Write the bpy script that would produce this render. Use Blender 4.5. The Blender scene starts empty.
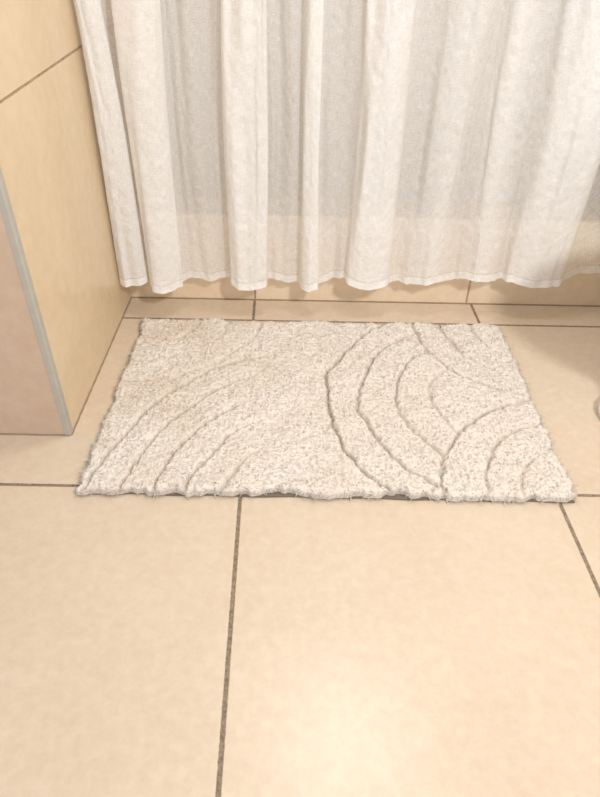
import bpy, math, numpy as np
from mathutils import Matrix, Vector
rng=np.random.default_rng(7)
S=bpy.context.scene
try: S.view_settings.view_transform='Standard'
except Exception: pass
col=S.collection
XW=-.4767; YF=.9915; YB=1.5677      # side wall plane, stub front plane, shower surround plane

def lin(r,g,b):
    f=lambda c:(c/255/12.92 if c/255<=.04045 else ((c/255+.055)/1.055)**2.4)
    return (f(r),f(g),f(b),1)

# ---------------------------------------------------------------- nodes
class N:
    def __init__(s,name):
        s.m=bpy.data.materials.new(name); s.m.use_nodes=True
        s.t=s.m.node_tree; s.t.nodes.clear()
        s.out=s.n('ShaderNodeOutputMaterial')
    def n(s,t,**k):
        x=s.t.nodes.new(t)
        for a,b in k.items(): setattr(x,a,b)
        return x
    def set(s,sock,v):
        if isinstance(v,bpy.types.NodeSocket): s.t.links.new(v,sock)
        else: sock.default_value=v
    def math(s,op,a,b=0.0,c=None):
        x=s.n('ShaderNodeMath',operation=op); s.set(x.inputs[0],a); s.set(x.inputs[1],b)
        if c is not None: s.set(x.inputs[2],c)
        return x.outputs[0]
    def noise(s,vec,scale,detail=4,rough=.5,dist=0):
        x=s.n('ShaderNodeTexNoise'); s.set(x.inputs['Vector'],vec)
        x.inputs['Scale'].default_value=scale; x.inputs['Detail'].default_value=detail
        x.inputs['Roughness'].default_value=rough; x.inputs['Distortion'].default_value=dist
        return x.outputs['Fac']
    def ramp(s,f,stops):
        x=s.n('ShaderNodeValToRGB'); s.set(x.inputs[0],f); e=x.color_ramp.elements
        e[0].position,e[0].color=stops[0]; e[1].position,e[1].color=stops[-1]
        for p,c in stops[1:-1]:
            q=e.new(p); q.color=c
        return x.outputs[0]
    def mix(s,f,a,b,mode='MIX'):
        x=s.n('ShaderNodeMix',data_type='RGBA',blend_type=mode)
        s.set(x.inputs[0],f); s.set(x.inputs[6],a); s.set(x.inputs[7],b)
        return x.outputs[2]
    def bump(s,h,strength=.3,dist=.002,normal=None):
        x=s.n('ShaderNodeBump'); x.inputs['Strength'].default_value=strength
        x.inputs['Distance'].default_value=dist; s.set(x.inputs['Height'],h)
        if normal: s.set(x.inputs['Normal'],normal)
        return x.outputs[0]
    def princ(s,colr,rough=.5,metal=0,normal=None,spec=.5):
        p=s.n('ShaderNodeBsdfPrincipled'); s.set(p.inputs['Base Color'],colr)
        s.set(p.inputs['Roughness'],rough); p.inputs['Metallic'].default_value=metal
        p.inputs['Specular IOR Level'].default_value=spec
        if normal: s.set(p.inputs['Normal'],normal)
        return p.outputs[0]
    def done(s,sh):
        s.t.links.new(sh,s.out.inputs[0]); return s.m

def tile_mat(name,ua,va,u0,us,v0,vs,cols,grout,gw=.006,skew=0.0,rough=(.28,.36),mott=6.0,d1=5,fine=45,spec=.5,cloud=.4):
    k=N(name)
    tc=k.n('ShaderNodeTexCoord').outputs['Object']
    sp=k.n('ShaderNodeSeparateXYZ'); k.set(sp.inputs[0],tc)
    u=sp.outputs[ua]; v=sp.outputs[va]
    if skew: u=k.math('ADD',u,k.math('MULTIPLY',k.math('SUBTRACT',v,.814),skew))
    wob=k.math('MULTIPLY',k.math('SUBTRACT',k.noise(tc,110,4,.6),.5),.0024)
    def dist(c,c0,sz):
        f=k.math('FRACT',k.math('ADD',k.math('DIVIDE',k.math('SUBTRACT',c,c0),sz),.5))
        return k.math('MULTIPLY',k.math('ABSOLUTE',k.math('SUBTRACT',f,.5)),sz)
    d=k.math('ADD',k.math('MINIMUM',dist(u,u0,us),dist(v,v0,vs)),wob)
    mr=k.n('ShaderNodeMapRange',interpolation_type='SMOOTHSTEP')
    k.set(mr.inputs[0],d); mr.inputs[1].default_value=gw*.36; mr.inputs[2].default_value=gw*.62
    tile=mr.outputs[0]
    n1=k.noise(tc,mott,d1,.55,.3); n2=k.noise(tc,fine,4,.6)
    base=k.ramp(k.math('ADD',k.math('MULTIPLY',n1,.45),k.math('MULTIPLY',n2,.55)),
        [(.34,lin(*cols[0])),(.5,lin(*cols[1])),(.66,lin(*cols[2]))])
    sp2=k.ramp(k.noise(tc,42,6,.68,.5),[(.48,(0,0,0,1)),(.68,(1,1,1,1))])
    base=k.mix(k.math('MULTIPLY',sp2,cloud),base,lin(*cols[3]))
    gcol=k.mix(k.ramp(k.noise(tc,150,4,.7),[(.35,(0,0,0,1)),(.65,(1,1,1,1))]),lin(*[c*.8 for c in grout]),lin(*[min(255,c*1.2) for c in grout]))
    c=k.mix(tile,gcol,base)
    r=k.ramp(n1,[(.3,(rough[0],)*3+(1,)),(.7,(rough[1],)*3+(1,))])
    r=k.mix(tile,(.9,.9,.9,1),r)
    nb=k.bump(tile,.5,.0015)
    return k.done(k.princ(c,r,0,nb,spec))

M_floor=tile_mat('floor_tile',0,1,-.109,.6035,.8487,.6106,
    [(203,182,159),(208,189,166),(212,195,173),(219,205,186)],(130,114,96),.0074,.03,(.31,.34),4,4,60,.5,.35)
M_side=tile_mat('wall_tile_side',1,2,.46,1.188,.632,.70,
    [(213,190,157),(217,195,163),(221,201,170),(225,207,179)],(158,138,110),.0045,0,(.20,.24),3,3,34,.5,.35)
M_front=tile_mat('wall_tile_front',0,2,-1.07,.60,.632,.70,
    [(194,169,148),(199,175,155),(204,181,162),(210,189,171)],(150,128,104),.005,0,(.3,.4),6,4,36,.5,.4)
M_apron=tile_mat('wall_tile_apron',0,2,-.13,.588,.61,.61,
    [(228,206,177),(233,212,185),(237,218,194),(240,224,204)],(170,150,126),.0055,0,(.3,.4),6,4)
M_shower=tile_mat('wall_tile_shower',0,2,-.12,.575,.61,.61,
    [(196,189,180),(202,195,187),(208,202,194),(213,208,201)],(190,182,172),.004,0,(.3,.4),6,4)

def mat_simple(name,c,rough=.4,metal=0,ns=0):
    k=N(name); tc=k.n('ShaderNodeTexCoord').outputs['Object']
    n=k.noise(tc,ns or 30,4)
    cc=k.mix(n,lin(*[x*.95 for x in c]),lin(*[min(255,x*1.03) for x in c]))
    return k.done(k.princ(cc,rough,metal,k.bump(n,.05,.001)))
M_metal=mat_simple('brushed_aluminium',(186,182,174),.5,.2,60)
M_porc=mat_simple('white_porcelain',(238,236,230),.12)
M_chrome=mat_simple('chrome',(210,210,212),.12,1)
M_joint=mat_simple('joint_grout',(150,130,104),.9)

# ---------------------------------------------------------------- helpers
def mesh(name,verts,faces,mat,smooth=False,parent=None):
    me=bpy.data.meshes.new(name); me.from_pydata([tuple(v) for v in verts],[],faces); me.update()
    if smooth:
        for p in me.polygons: p.use_smooth=True
    me.materials.append(mat)
    o=bpy.data.objects.new(name,me); col.objects.link(o)
    if parent: o.parent=parent
    return o
def box(name,a,b,mats,kind='structure'):
    (x0,y0,z0),(x1,y1,z1)=a,b
    v=[(x0,y0,z0),(x1,y0,z0),(x1,y1,z0),(x0,y1,z0),(x0,y0,z1),(x1,y0,z1),(x1,y1,z1),(x0,y1,z1)]
    f=[(0,3,2,1),(4,5,6,7),(0,1,5,4),(1,2,6,5),(2,3,7,6),(3,0,4,7)]
    o=mesh(name,v,f,mats[0])
    for m in mats[1:]: o.data.materials.append(m)
    if kind: o['kind']=kind
    return o
def meta(o,label,cat):
    o['label']=label; o['category']=cat

# ---------------------------------------------------------------- room
fl=box('floor',(-1.6,-1.2,-.05),(1.5,2.4,0),[M_floor]); meta(fl,'glossy beige square ceramic floor tiles with brown grout','floor')
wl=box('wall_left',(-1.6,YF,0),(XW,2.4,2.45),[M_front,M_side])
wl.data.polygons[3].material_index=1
meta(wl,'beige tiled wall end with metal corner edging','wall')
ap=box('wall_tub',(XW,YB,0),(1.4,YB+.11,.20),[M_apron]); meta(ap,'low beige tiled shower surround behind the curtain','wall')
wb=box('wall_back',(XW,2.32,0),(1.4,2.4,2.45),[M_shower]); meta(wb,'pale tiled shower wall behind the curtain','wall')
wr=box('wall_right',(1.4,.2,0),(1.5,2.4,2.45),[M_side]); meta(wr,'beige tiled bathroom wall beside the toilet','wall')

prof=[(XW-.0115,YF+.0005),(XW-.0115,YF-.0012)]
for i in range(9):
    a=-math.pi/2+i*math.pi/2/8
    prof.append((XW-.0022+.0034*math.cos(a), YF+.0022+.0034*math.sin(a)))
prof+=[(XW+.0012,YF+.014),(XW-.001,YF+.014)]
n=len(prof); v=[(x,y,0.0) for x,y in prof]+[(x,y,2.44) for x,y in prof]
f=[(i,(i+1)%n,(i+1)%n+n,i+n) for i in range(n)]+[tuple(range(n))[::-1],tuple(range(n,2*n))]
tr=mesh('trim_1',v,f,M_metal); tr['kind']='structure'; meta(tr,'grey metal corner edging strip on the tiled wall','trim')

def bead(name,a,b,r):
    d=Vector(b)-Vector(a); L=d.length; d.normalize(); s=d.cross(Vector((0,0,1)))
    vs=[];k=8;seg=60
    for i in range(seg+1):
        for j in range(k):
            t=2*math.pi*j/k; rr=r*(1+.15*math.sin(i*1.7+j))
            vs.append(Vector(a)+d*L*i/seg+s*rr*math.cos(t)+Vector((0,0,1))*rr*math.sin(t)*.8)
    fs=[(i*k+j,i*k+(j+1)%k,(i+1)*k+(j+1)%k,(i+1)*k+j) for i in range(seg) for j in range(k)]
    o=mesh(name,vs,fs,M_joint,True); o['kind']='structure'
    meta(o,'thin brown grout joint where tiled wall meets floor','trim'); return o
bead('trim_2',(XW,YF,0),(XW,YB,0),.003)
bead('trim_3',(XW,YB,0),(1.4,YB,0),.003)
bead('trim_4',(-1.6,YF,0),(XW,YF,0),.003)

def loft(rings,close_top=False,close_bot=False):
    k=len(rings[0]); vs=[p for r in rings for p in r]
    fs=[(i*k+j,i*k+(j+1)%k,(i+1)*k+(j+1)%k,(i+1)*k+j) for i in range(len(rings)-1) for j in range(k)]
    if close_bot: fs.append(tuple(range(k))[::-1])
    if close_top: fs.append(tuple(range((len(rings)-1)*k,len(rings)*k)))
    return vs,fs
def sup(cx,cy,rx,ry,z,e=2.0,k=48):
    r=[]
    for i in range(k):
        t=2*math.pi*i/k; c,s=math.cos(t),math.sin(t)
        r.append((cx+rx*math.copysign(abs(c)**(2/e),c),cy+ry*math.copysign(abs(s)**(2/e),s),z))
    return r

# ---------------------------------------------------------------- curtain
ctrl=[(-.458,.015),(-.455,.036),(-.425,.044),(-.398,.030),(-.404,.010),(-.392,-.004),(-.380,.012),(-.388,.040),(-.36,.054),
(-.328,.048),(-.304,.030),(-.308,.010),(-.27,-.002),(-.245,.006),(-.215,-.004),(-.182,.004),(-.178,.028),(-.152,.046),(-.114,.042),(-.088,.026),
(-.090,.008),(-.06,-.002),(-.035,.006),(-.012,.002),(-.006,.026),(.012,.036),(.034,.030),(.036,.012),(.07,.0),(.108,.006),(.118,.030),(.145,.042),
(.178,.038),(.205,.026),(.218,.012),(.25,.004),(.275,.012),(.30,.018),(.33,.022),(.365,.010),(.40,.002),(.430,.014),(.455,.024),(.485,.012),(.510,.004),(.526,.020),(.555,.034),(.61,.036),
(.650,.026),(.672,.008),(.72,-.004),(.78,.010),(.80,.030),(.86,.045),(.92,.030),(.98,.0),(1.04,.03),(1.10,.05),(1.17,.01),(1.25,.0),(1.30,.045),(1.35,.02)]
def catmull(P,per=14):
    P=np.array(P,float); P=np.vstack([2*P[0]-P[1],P,2*P[-1]-P[-2]]); out=[]
    for i in range(1,len(P)-2):
        for t in np.linspace(0,1,per,endpoint=False):
            a,b,c,d=P[i-1:i+3]
            out.append(.5*((2*b)+(-a+c)*t+(2*a-5*b+4*c-d)*t*t+(-a+3*b-3*c+d)*t**3))
    out.append(P[-2]); return np.array(out)
cs=catmull(ctrl,16); ns=len(cs)
seg=np.r_[0,np.cumsum(np.hypot(*np.diff(cs,axis=0).T))]
nz=420; zt=2.05
zz=np.linspace(0,1,nz)**1.3
def vn(w,h,seed):
    r=np.random.default_rng(seed).random((h+2,w+2)); 
    def f(u,v):
        u=np.clip(u,0,.9999)*w; v=np.clip(v,0,.9999)*h
        i=u.astype(int); j=v.astype(int); a=u-i; b=v-j; a=a*a*(3-2*a); b=b*b*(3-2*b)
        return (r[j,i]*(1-a)+r[j,i+1]*a)*(1-b)+(r[j+1,i]*(1-a)+r[j+1,i+1]*a)*b-.5
    return f
nA,nB,nC,nD,nE_=vn(30,5,1),vn(120,6,2),vn(240,110,3),vn(460,360,4),vn(24,2,5)
U=seg/seg[-1]
V=np.zeros((nz,ns,3)); uvs=np.zeros((nz,ns,2))
for k,t in enumerate(zz):
    hem=.095-.27*cs[:,1]+.020*nE_(U,np.zeros(ns))+.007*np.clip((cs[:,0]-.1)/.3,0,1)+.024*np.clip((cs[:,0]-.655)/.04,0,1)+.002*np.sin(cs[:,0]*61)
    z=hem+(zt-hem)*t
    tt=np.full(ns,t)
    amp=.90+.4*nA(U,tt)+.12*math.cos(t*3)
    flare=1.0-.12*math.sin(min(t*1.4,1)*math.pi/2)
    x=cs[:,0]+.020*nA((U*.9+.05),tt)+.008*nB(U,tt)
    tl_=min(t/.32,1.3)
    x=x+.036*tl_*np.exp(-((cs[:,0]+.35)/.04)**2)-.026*tl_*np.exp(-((cs[:,0]+.41)/.022)**2)-.03*tl_*np.exp(-((cs[:,0]-.45)/.07)**2)+.014*tl_*np.exp(-((cs[:,0]+.16)/.05)**2)
    y=1.5233-cs[:,1]*amp*flare-.014*nB(1-U,tt)-.0024*nC(U,tt)-.0014*nD(U,tt)
    y-= .004*np.exp(-t*90)
    x=np.maximum(x*1.0229,XW+.0025)
    V[k,:,0]=x; V[k,:,1]=y; V[k,:,2]=z
    uvs[k,:,0]=seg; uvs[k,:,1]=z-hem
idx=np.arange(nz*ns).reshape(nz,ns)
F=np.stack([idx[:-1,:-1],idx[:-1,1:],idx[1:,1:],idx[1:,:-1]],-1).reshape(-1,4)
def fast_mesh(name,verts,faces,mat,uv=None,smooth=True):
    me=bpy.data.meshes.new(name); nf,kk=faces.shape
    me.vertices.add(len(verts)); me.vertices.foreach_set('co',verts.astype(np.float32).ravel())
    me.loops.add(nf*kk); me.loops.foreach_set('vertex_index',faces.astype(np.int32).ravel())
    me.polygons.add(nf); me.polygons.foreach_set('loop_start',np.arange(0,nf*kk,kk,dtype=np.int32))
    try: me.polygons.foreach_set('loop_total',np.full(nf,kk,dtype=np.int32))
    except Exception: pass
    if uv is not None:
        l=me.uv_layers.new(name='UVMap'); l.data.foreach_set('uv',uv[faces.ravel()].astype(np.float32).ravel())
    me.update(calc_edges=True)
    if smooth: me.polygons.foreach_set('use_smooth',np.ones(nf,dtype=bool))
    me.materials.append(mat); o=bpy.data.objects.new(name,me); col.objects.link(o); return o

k=N('sheer_gauze')
uv=k.n('ShaderNodeUVMap').outputs[0]
sp=k.n('ShaderNodeSeparateXYZ'); k.set(sp.inputs[0],uv)
def scaled(sx,sy):
    m=k.n('ShaderNodeMapping'); k.set(m.inputs[0],uv); m.inputs['Scale'].default_value=(sx,sy,1); return m.outputs[0]
slub_h=k.noise(scaled(80,620),1,4,.6); slub_v=k.noise(scaled(700,60),1,4,.6)
crinkle=k.noise(scaled(300,190),1,5,.65,.8)
weave=k.math('ADD',k.math('MULTIPLY',slub_h,.5),k.math('MULTIPLY',slub_v,.5))
hemf=k.math('LESS_THAN',sp.outputs[1],.020)
stitch=k.math('LESS_THAN',k.math('ABSOLUTE',k.math('SUBTRACT',sp.outputs[1],.020)),.0013)
# gathered pleats are denser cloth than the flat panels between them
at=k.n('ShaderNodeAttribute',attribute_name='gather').outputs['Fac']
wa=k.ramp(weave,[(.38,(.0,.0,.0,1)),(.62,(.20,.20,.20,1))])
alpha=k.math('ADD',k.math('ADD',wa,.45),k.math('MULTIPLY',at,.30))
alpha=k.math('MINIMUM',k.math('ADD',alpha,k.math('MULTIPLY',hemf,.16)),1.0)
cc=k.ramp(crinkle,[(.3,lin(250,250,250)),(.7,lin(255,255,255))])
cc=k.mix(k.math('MULTIPLY',stitch,.4),cc,lin(196,188,178))
nb=k.bump(k.math('ADD',crinkle,k.math('MULTIPLY',weave,.4)),.6,.002)
d=k.n('ShaderNodeBsdfDiffuse'); k.set(d.inputs[0],cc); k.set(d.inputs['Normal'],nb)
tl=k.n('ShaderNodeBsdfTranslucent'); k.set(tl.inputs[0],cc); k.set(tl.inputs['Normal'],nb)
ms=k.n('ShaderNodeMixShader'); ms.inputs[0].default_value=.2; k.set(ms.inputs[1],d.outputs[0]); k.set(ms.inputs[2],tl.outputs[0])
tp=k.n('ShaderNodeBsdfTransparent')
m2=k.n('ShaderNodeMixShader'); k.set(m2.inputs[0],alpha); k.set(m2.inputs[1],tp.outputs[0]); k.set(m2.inputs[2],ms.outputs[0])
M_cur=k.done(m2.outputs[0])
cur=fast_mesh('shower_curtain',V.reshape(-1,3),F,M_cur,uvs.reshape(-1,2))
at_=cur.data.attributes.new('gather','FLOAT','POINT')
gv=np.clip((cs[:,1]-.002)/.032,0,1); gv=gv*gv*(3-2*gv)
gv=gv-.7*np.clip((cs[:,0]-.655)/.02,0,1)*np.clip((.79-cs[:,0])/.02,0,1)
at_.data.foreach_set('value',np.tile(gv,nz).astype(np.float32))
meta(cur,'sheer white crinkled gauze shower curtain hanging in folds','shower curtain')

def cyl(name,a,b,r,mat,seg=24,parent=None):
    a=Vector(a);b=Vector(b);d=(b-a).normalized();s=d.orthogonal().normalized();t=d.cross(s)
    R=[[tuple(p+s*rr*math.cos(2*math.pi*i/seg)+t*rr*math.sin(2*math.pi*i/seg)) for i in range(seg)] for p,rr in
       [(a,r*.9),(a+d*.001,r),(b-d*.001,r),(b,r*.9)]]
    vs,fs=loft(R,True,True); return mesh(name,vs,fs,mat,True,parent)
rod=cyl('curtain_rod',(XW,1.495,2.066),(1.4,1.495,2.066),.013,M_chrome); meta(rod,'chrome shower curtain rod between tiled walls','curtain rod')

# ---------------------------------------------------------------- bath mat
x0,x1,y0,y1=-.402,.508,.895,1.505      # pattern space; mapped to the floor by place()
def place(A):
    A=np.array(A,float); A[...,0]*=1.0229; A[...,1]=A[...,1]*.9849-.0525; return A
def smooth_noise(sz,seed):
    w=int(1.0/sz)+2; f=vn(w,w,seed); return lambda x,y:f((x+.45)/1.0,(y-.85)/1.0)*2
q1,q2,q3,q4,q5=smooth_noise(.03,11),smooth_noise(.012,12),smooth_noise(.0065,13),smooth_noise(.08,14),smooth_noise(.0038,15)
def circ(x,y,cx,cy): return np.hypot(x-cx,y-cy)
GW=.0042
def groove(x,y):
    wob=.007*q4(x,y)+.0020*q1(x,y)+.0028*q2(x,y)+.002*q3(x,y)
    g=np.zeros_like(x)
    dA=circ(x,y,.57,1.48); dB=circ(x,y,.56,.90); dC=circ(x,y,.455,1.18); dL=circ(x,y,.04,.86); dT=circ(x,y,-.40,1.53)
    # left-hand fan: ellipses squeezed across so the arcs drop steeply
    dL=np.hypot((x-.04)*1.12,(y-.80)*.86)
    def add(d,R,mask,s):
        nonlocal g
        g=np.maximum(g,s*np.exp(-((d+wob-R)/GW)**2)*mask)
    outAB=(dA>.28)&(dB>.285)
    add(dA,.285,(dC<.41),.9); add(dA,.215,1,.8); add(dA,.14,1,.7)
    add(dB,.29,(dA>.28),.95); add(dB,.215,1,.85); add(dB,.14,1,.75)
    add(dC,.40,outAB,1.1); add(dC,.325,outAB,1.0); add(dC,.245,outAB,.9); add(dC,.17,outAB,.7)
    notC=dC>.415
    for R_,m_,s_ in ((.490,-.04,1.),(.425,-.08,.95),(.355,-.09,1.),(.29,-.08,.95),(.22,-.07,.85)):
        fade=np.clip((m_-x)/.05,0,1)
        add(dL,R_,fade*notC,s_)
    oL=(dL>.495)&notC
    add(dT,.15,oL,.7); add(dT,.22,oL,.75); add(dT,.30,oL,.7)
    return g*np.clip(.95+.6*q4(y,x+.4)+.4*q1(y,x+.4)+.3*q2(y,x+.4),0.45,1.15)
def height(x,y):
    e=np.minimum(np.minimum(x-x0,x1-x),np.minimum(y-y0,y1-y)); e=np.clip(e/.010,0,1)
    edge=np.sqrt(np.clip(1-(1-e)**2,0,1))
    worm=(1-2*np.abs(q2(x+.0,y)))*.5+(1-2*np.abs(q3(x,y)))*.5
    lump=.0034*q1(x,y)+.0028*worm-.0011+.0008*q5(x,y)
    return .006+(.0150+lump-.0130*np.minimum(groove(x,y),1))*(.25+.75*edge)
nx,ny=860,580
gx,gy=np.meshgrid(np.linspace(x0,x1,nx),np.linspace(y0,y1,ny))
def warp(X,Y):
    ex=np.clip(1-np.minimum(X-x0,x1-X)/.04,0,1); ey=np.clip(1-np.minimum(Y-y0,y1-Y)/.04,0,1)
    sx=np.sign(X-(x0+x1)/2); sy=np.sign(Y-(y0+y1)/2)
    return X+sx*ex*(.006*q1(X*0+.1*sx,Y)+.004*q2(X*0+.2,Y)), Y+sy*ey*(.006*q1(X,Y*0+1.2+.1*sy)+.006*q2(X,Y*0+1.1)+.006*q4(X,Y*0+1.1))
wx,wy=warp(gx,gy)
H=height(gx,gy)
top=place(np.stack([wx,wy,H],-1).reshape(-1,3))
I=np.arange(nx*ny).reshape(ny,nx)
Ft=np.stack([I[:-1,:-1],I[:-1,1:],I[1:,1:],I[1:,:-1]],-1).reshape(-1,4)
per=np.r_[I[0,:],I[1:,-1],I[-1,-2::-1],I[-2:0:-1,0]]
bot=top[per].copy(); bot[:,2]=.0035
nb0=len(top); npn=len(per); j=np.arange(npn); jn=(j+1)%npn
Fs=np.stack([per[jn],per[j],nb0+j,nb0+jn],-1)

def cotton(name,c1,c2,stain,trans):
    k=N(name); tc=k.n('ShaderNodeTexCoord').outputs['Object']
    n1=k.noise(tc,90,3,.5); n2=k.noise(tc,7,4,.6)
    c=k.ramp(n1,[(.3,lin(*c1)),(.7,lin(*c2))])
    sx=k.n('ShaderNodeSeparateXYZ'); k.set(sx.inputs[0],tc)
    w=k.n('ShaderNodeMapRange'); k.set(w.inputs[0],sx.outputs[0]); w.inputs[1].default_value=.1; w.inputs[2].default_value=-.45
    f=k.math('MULTIPLY',k.ramp(n2,[(.42,(0,0,0,1)),(.68,(1,1,1,1))]),k.math('ADD',.25,k.math('MULTIPLY',w.outputs[0],.6)))
    c=k.mix(f,c,lin(*stain))
    at=k.n('ShaderNodeAttribute',attribute_name='crease_shade').outputs['Fac']
    c=k.mix(k.math('MULTIPLY',at,.75),c,lin(156,141,124))  # grooves darkened in colour, standing in for the shade inside them
    d=k.n('ShaderNodeBsdfDiffuse'); k.set(d.inputs[0],c)
    if trans:
        tl=k.n('ShaderNodeBsdfTranslucent'); k.set(tl.inputs[0],c)
        ms=k.n('ShaderNodeMixShader'); ms.inputs[0].default_value=trans; k.set(ms.inputs[1],d.outputs[0]); k.set(ms.inputs[2],tl.outputs[0])
        return k.done(ms.outputs[0])
    k.set(d.inputs['Normal'],k.bump(k.noise(tc,300,3),.4,.0015))
    return k.done(d.outputs[0])
M_pile=cotton('cotton_pile',(218,208,197),(225,216,206),(210,194,177),.2)
M_base=cotton('cotton_base',(217,207,196),(225,216,206),(208,192,175),0)
M_back=mat_simple('woven_backing',(120,108,96),.95,0,400)

off=place(np.array([[(x0+x1)/2,(y0+y1)/2,0]]))[0]
mat_root=bpy.data.objects.new('bath_mat',None); col.objects.link(mat_root)
mat_root.location=tuple(off)
meta(mat_root,'off-white tufted cotton bath mat with carved curved grooves','bath mat')
body=fast_mesh('mat_body',np.vstack([top,bot])-off,np.vstack([Ft,Fs]),M_base); body.parent=mat_root
ca=body.data.attributes.new('crease_shade','FLOAT','POINT')   # crease shade put into the colour of the carved lines
ca.data.foreach_set('value',np.r_[np.clip(groove(gx,gy).ravel()*1.7-.5,0,1),np.zeros(npn)].astype(np.float32))
bx=.001
kk=40
per_c=[(x0-bx,y0-bx),(x1+bx,y0-bx),(x1+bx,y1+bx),(x0-bx,y1+bx)]
R=[]
for z in (0.0003,.0036):
    r=[]
    for a in range(4):
        pa=np.array(per_c[a]);pb=np.array(per_c[(a+1)%4])
        for t in np.linspace(0,1,kk,endpoint=False):
            p_=pa+(pb-pa)*t; wv=.0015*math.sin(t*40+a)
            nrm=np.array([(pb-pa)[1],-(pb-pa)[0]]); nrm/=np.linalg.norm(nrm)
            p_=p_+nrm*wv; q_=place(np.array([[p_[0],p_[1],z]]))[0]-off; r.append(tuple(q_))
    R.append(r)
vs,fs=loft(R,True,True)
mesh('mat_backing',vs,fs,M_back,False,mat_root)

# tufts
nT=75000
tx=rng.uniform(x0,x1,nT); ty=rng.uniform(y0,y1,nT)
nE=12000
side=rng.integers(0,4,nE); s=rng.random(nE)
ex=np.where(side==0,x0,np.where(side==1,x1,x0+(x1-x0)*s)); ey=np.where(side==2,y0,np.where(side==3,y1,y0+(y1-y0)*s))
edir=np.stack([np.where(side==0,-1,np.where(side==1,1,0)),np.where(side==2,-1,np.where(side==3,1,0))],-1).astype(float)
g=groove(tx,ty); keep=rng.random(nT)>g*3-.4; tx,ty,g=tx[keep],ty[keep],g[keep]
hx=height(tx,ty); twx,twy=warp(tx,ty)
P=np.stack([twx,twy,hx-.0013],-1)
ang=rng.uniform(0,2*math.pi,len(tx)); til=rng.uniform(1.5,4.5,len(tx))
ang=ang*.6+(q2(tx,ty)*4+q1(tx,ty)*3)
D=np.stack([np.cos(ang)*til,np.sin(ang)*til,np.ones(len(tx))],-1)
Lc=rng.uniform(.0032,.0068,len(tx))*(1-.72*np.clip(g*2.4,0,1))
P2=np.stack([ex-edir[:,0]*.002,ey-edir[:,1]*.002,rng.uniform(.005,.014,nE)],-1)
w2x,w2y=warp(np.clip(P2[:,0],x0,x1),np.clip(P2[:,1],y0,y1)); P2[:,0]=w2x;P2[:,1]=w2y
D2=np.stack([edir[:,0]*1.0+rng.normal(0,.8,nE),edir[:,1]*1.0+rng.normal(0,.8,nE),rng.uniform(-.45,.8,nE)],-1)
L2=rng.uniform(.003,.006,nE)*(1+2.0*(rng.random(nE)>.96))
n1_=len(P)
P=place(np.vstack([P,P2]));D=np.vstack([D,D2]);L=np.r_[Lc,L2]
UP=np.tile([0,0,1.],(len(P),1)); UP[n1_:,:2]=edir*.9
D/=np.linalg.norm(D,axis=1)[:,None]
n=len(P)
rad=rng.uniform(.0007,.0012,n)
a=np.cross(D,rng.normal(size=(n,3))); a/=np.linalg.norm(a,axis=1)[:,None]; b=np.cross(D,a)
bend=a*(L*rng.uniform(.2,.6,n))[:,None]
rings=[];nrm=[]
for t,rs in ((0,1.),(.55,.95)):
    c0=P+D*(L*t)[:,None]+bend*(t*t)
    for q in range(3):
        th=2*math.pi*q/3; o_=(a*math.cos(th)+b*math.sin(th))
        rings.append(c0+o_*(rad*rs)[:,None]); nrm.append(UP+.32*o_)
tip=P+D*L[:,None]*.9+bend
vv=np.stack(rings+[tip],1); nn=np.stack(nrm+[UP+.25*D],1)
nn/=np.linalg.norm(nn,axis=2)[:,:,None]
vv[:,:,2]=np.maximum(vv[:,:,2],.0008)
tri=np.array([(0,1,4),(0,4,3),(1,2,5),(1,5,4),(2,0,3),(2,3,5),(3,4,6),(4,5,6),(5,3,6)])
FF=(np.arange(n)[:,None,None]*7+tri[None]).reshape(-1,3)
pile=fast_mesh('pile',(vv.reshape(-1,3)-off),FF,M_pile); pile.parent=mat_root; pile['kind']='stuff'
try: pile.data.normals_split_custom_set_from_vertices(nn.reshape(-1,3).tolist())
except Exception as e: print('normals',e)

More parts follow.
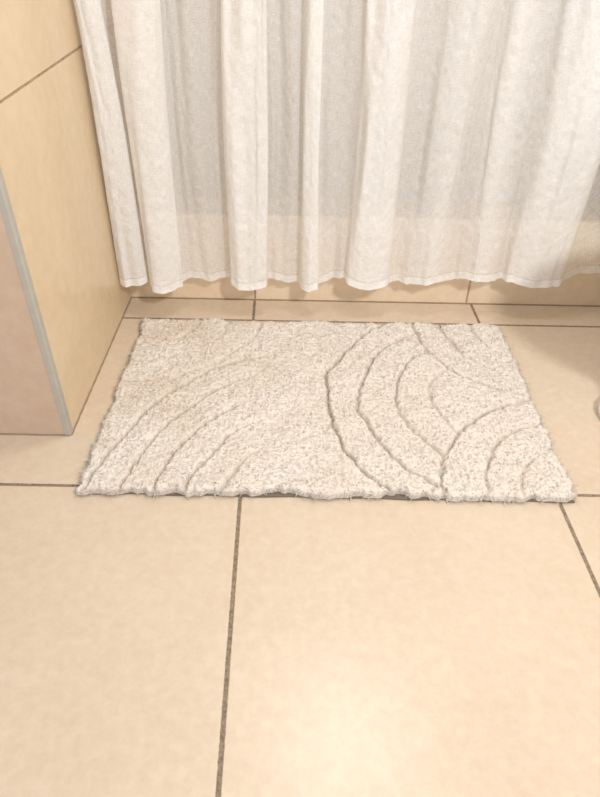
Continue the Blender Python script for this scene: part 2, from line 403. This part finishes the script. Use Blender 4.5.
# ---------------------------------------------------------------- toilet
T=bpy.data.objects.new('toilet',None); col.objects.link(T); T.location=(1.026,1.075,0)
meta(T,'white porcelain toilet standing on the tiled floor','toilet')
def tsup(cx,rx,ry,z,e=2.3): return sup(cx-1.0,0,rx,ry,z,e)
R=[tsup(.93,.300,.125,0,2.3),tsup(.93,.300,.125,.02,2.3),tsup(.935,.285,.112,.035,2.3),tsup(.95,.26,.10,.12),tsup(.95,.26,.105,.2),
   tsup(.93,.29,.14,.28),tsup(.92,.315,.175,.35),tsup(.92,.32,.185,.385),tsup(.92,.315,.18,.395),tsup(.89,.24,.13,.395),tsup(.89,.22,.115,.37),tsup(.89,.12,.07,.25)]
vs,fs=loft(R,True,True); mesh('bowl',vs,fs,M_porc,True,T)
R=[tsup(.90,.30,.185,.397),tsup(.90,.305,.19,.405),tsup(.90,.305,.19,.425),tsup(.90,.28,.165,.437)]
vs,fs=loft(R,True,True); mesh('lid',vs,fs,M_porc,True,T)
R=[tsup(1.265,.09,.19,.38,8),tsup(1.265,.095,.2,.42,8),tsup(1.265,.095,.205,.74,8)]
vs,fs=loft(R,True,True); mesh('tank',vs,fs,M_porc,False,T)
R=[tsup(1.265,.10,.21,.742,8),tsup(1.265,.10,.21,.765,8),tsup(1.265,.09,.19,.775,8)]
vs,fs=loft(R,True,True); mesh('tank_lid',vs,fs,M_porc,False,T)

# ---------------------------------------------------------------- lights
def area(name,loc,size,power,colr,target):
    l=bpy.data.lights.new(name,'AREA'); l.shape='DISK'; l.size=size; l.energy=power; l.color=colr
    o=bpy.data.objects.new(name,l); col.objects.link(o); o.location=loc
    o.rotation_euler=(Vector(target)-Vector(loc)).to_track_quat('-Z','Y').to_euler(); return o
area('ceiling_lamp',(.24,1.40,2.4),.34,13,(1,.985,.955),(.2,1.25,0))
area('front_fill',(.95,-.55,1.95),.28,39,(1,.985,.96),(0,1.3,.3))  # unseen fill added in front to light the curtain and below its hem
W=bpy.data.worlds.new('World'); S.world=W; W.use_nodes=True
W.node_tree.nodes['Background'].inputs[0].default_value=(1,.985,.965,1)
W.node_tree.nodes['Background'].inputs[1].default_value=.73

# ---------------------------------------------------------------- camera
cd=bpy.data.cameras.new('camera'); co=bpy.data.objects.new('camera',cd); col.objects.link(co)
cd.sensor_fit='HORIZONTAL'; cd.sensor_width=36; cd.lens=38.4; cd.clip_start=.01
co.matrix_world=Matrix.Translation((0,0,.9))@Matrix.Rotation(math.radians(51.45),4,'X')@Matrix.Rotation(math.radians(1.09),4,'Z')
S.camera=co
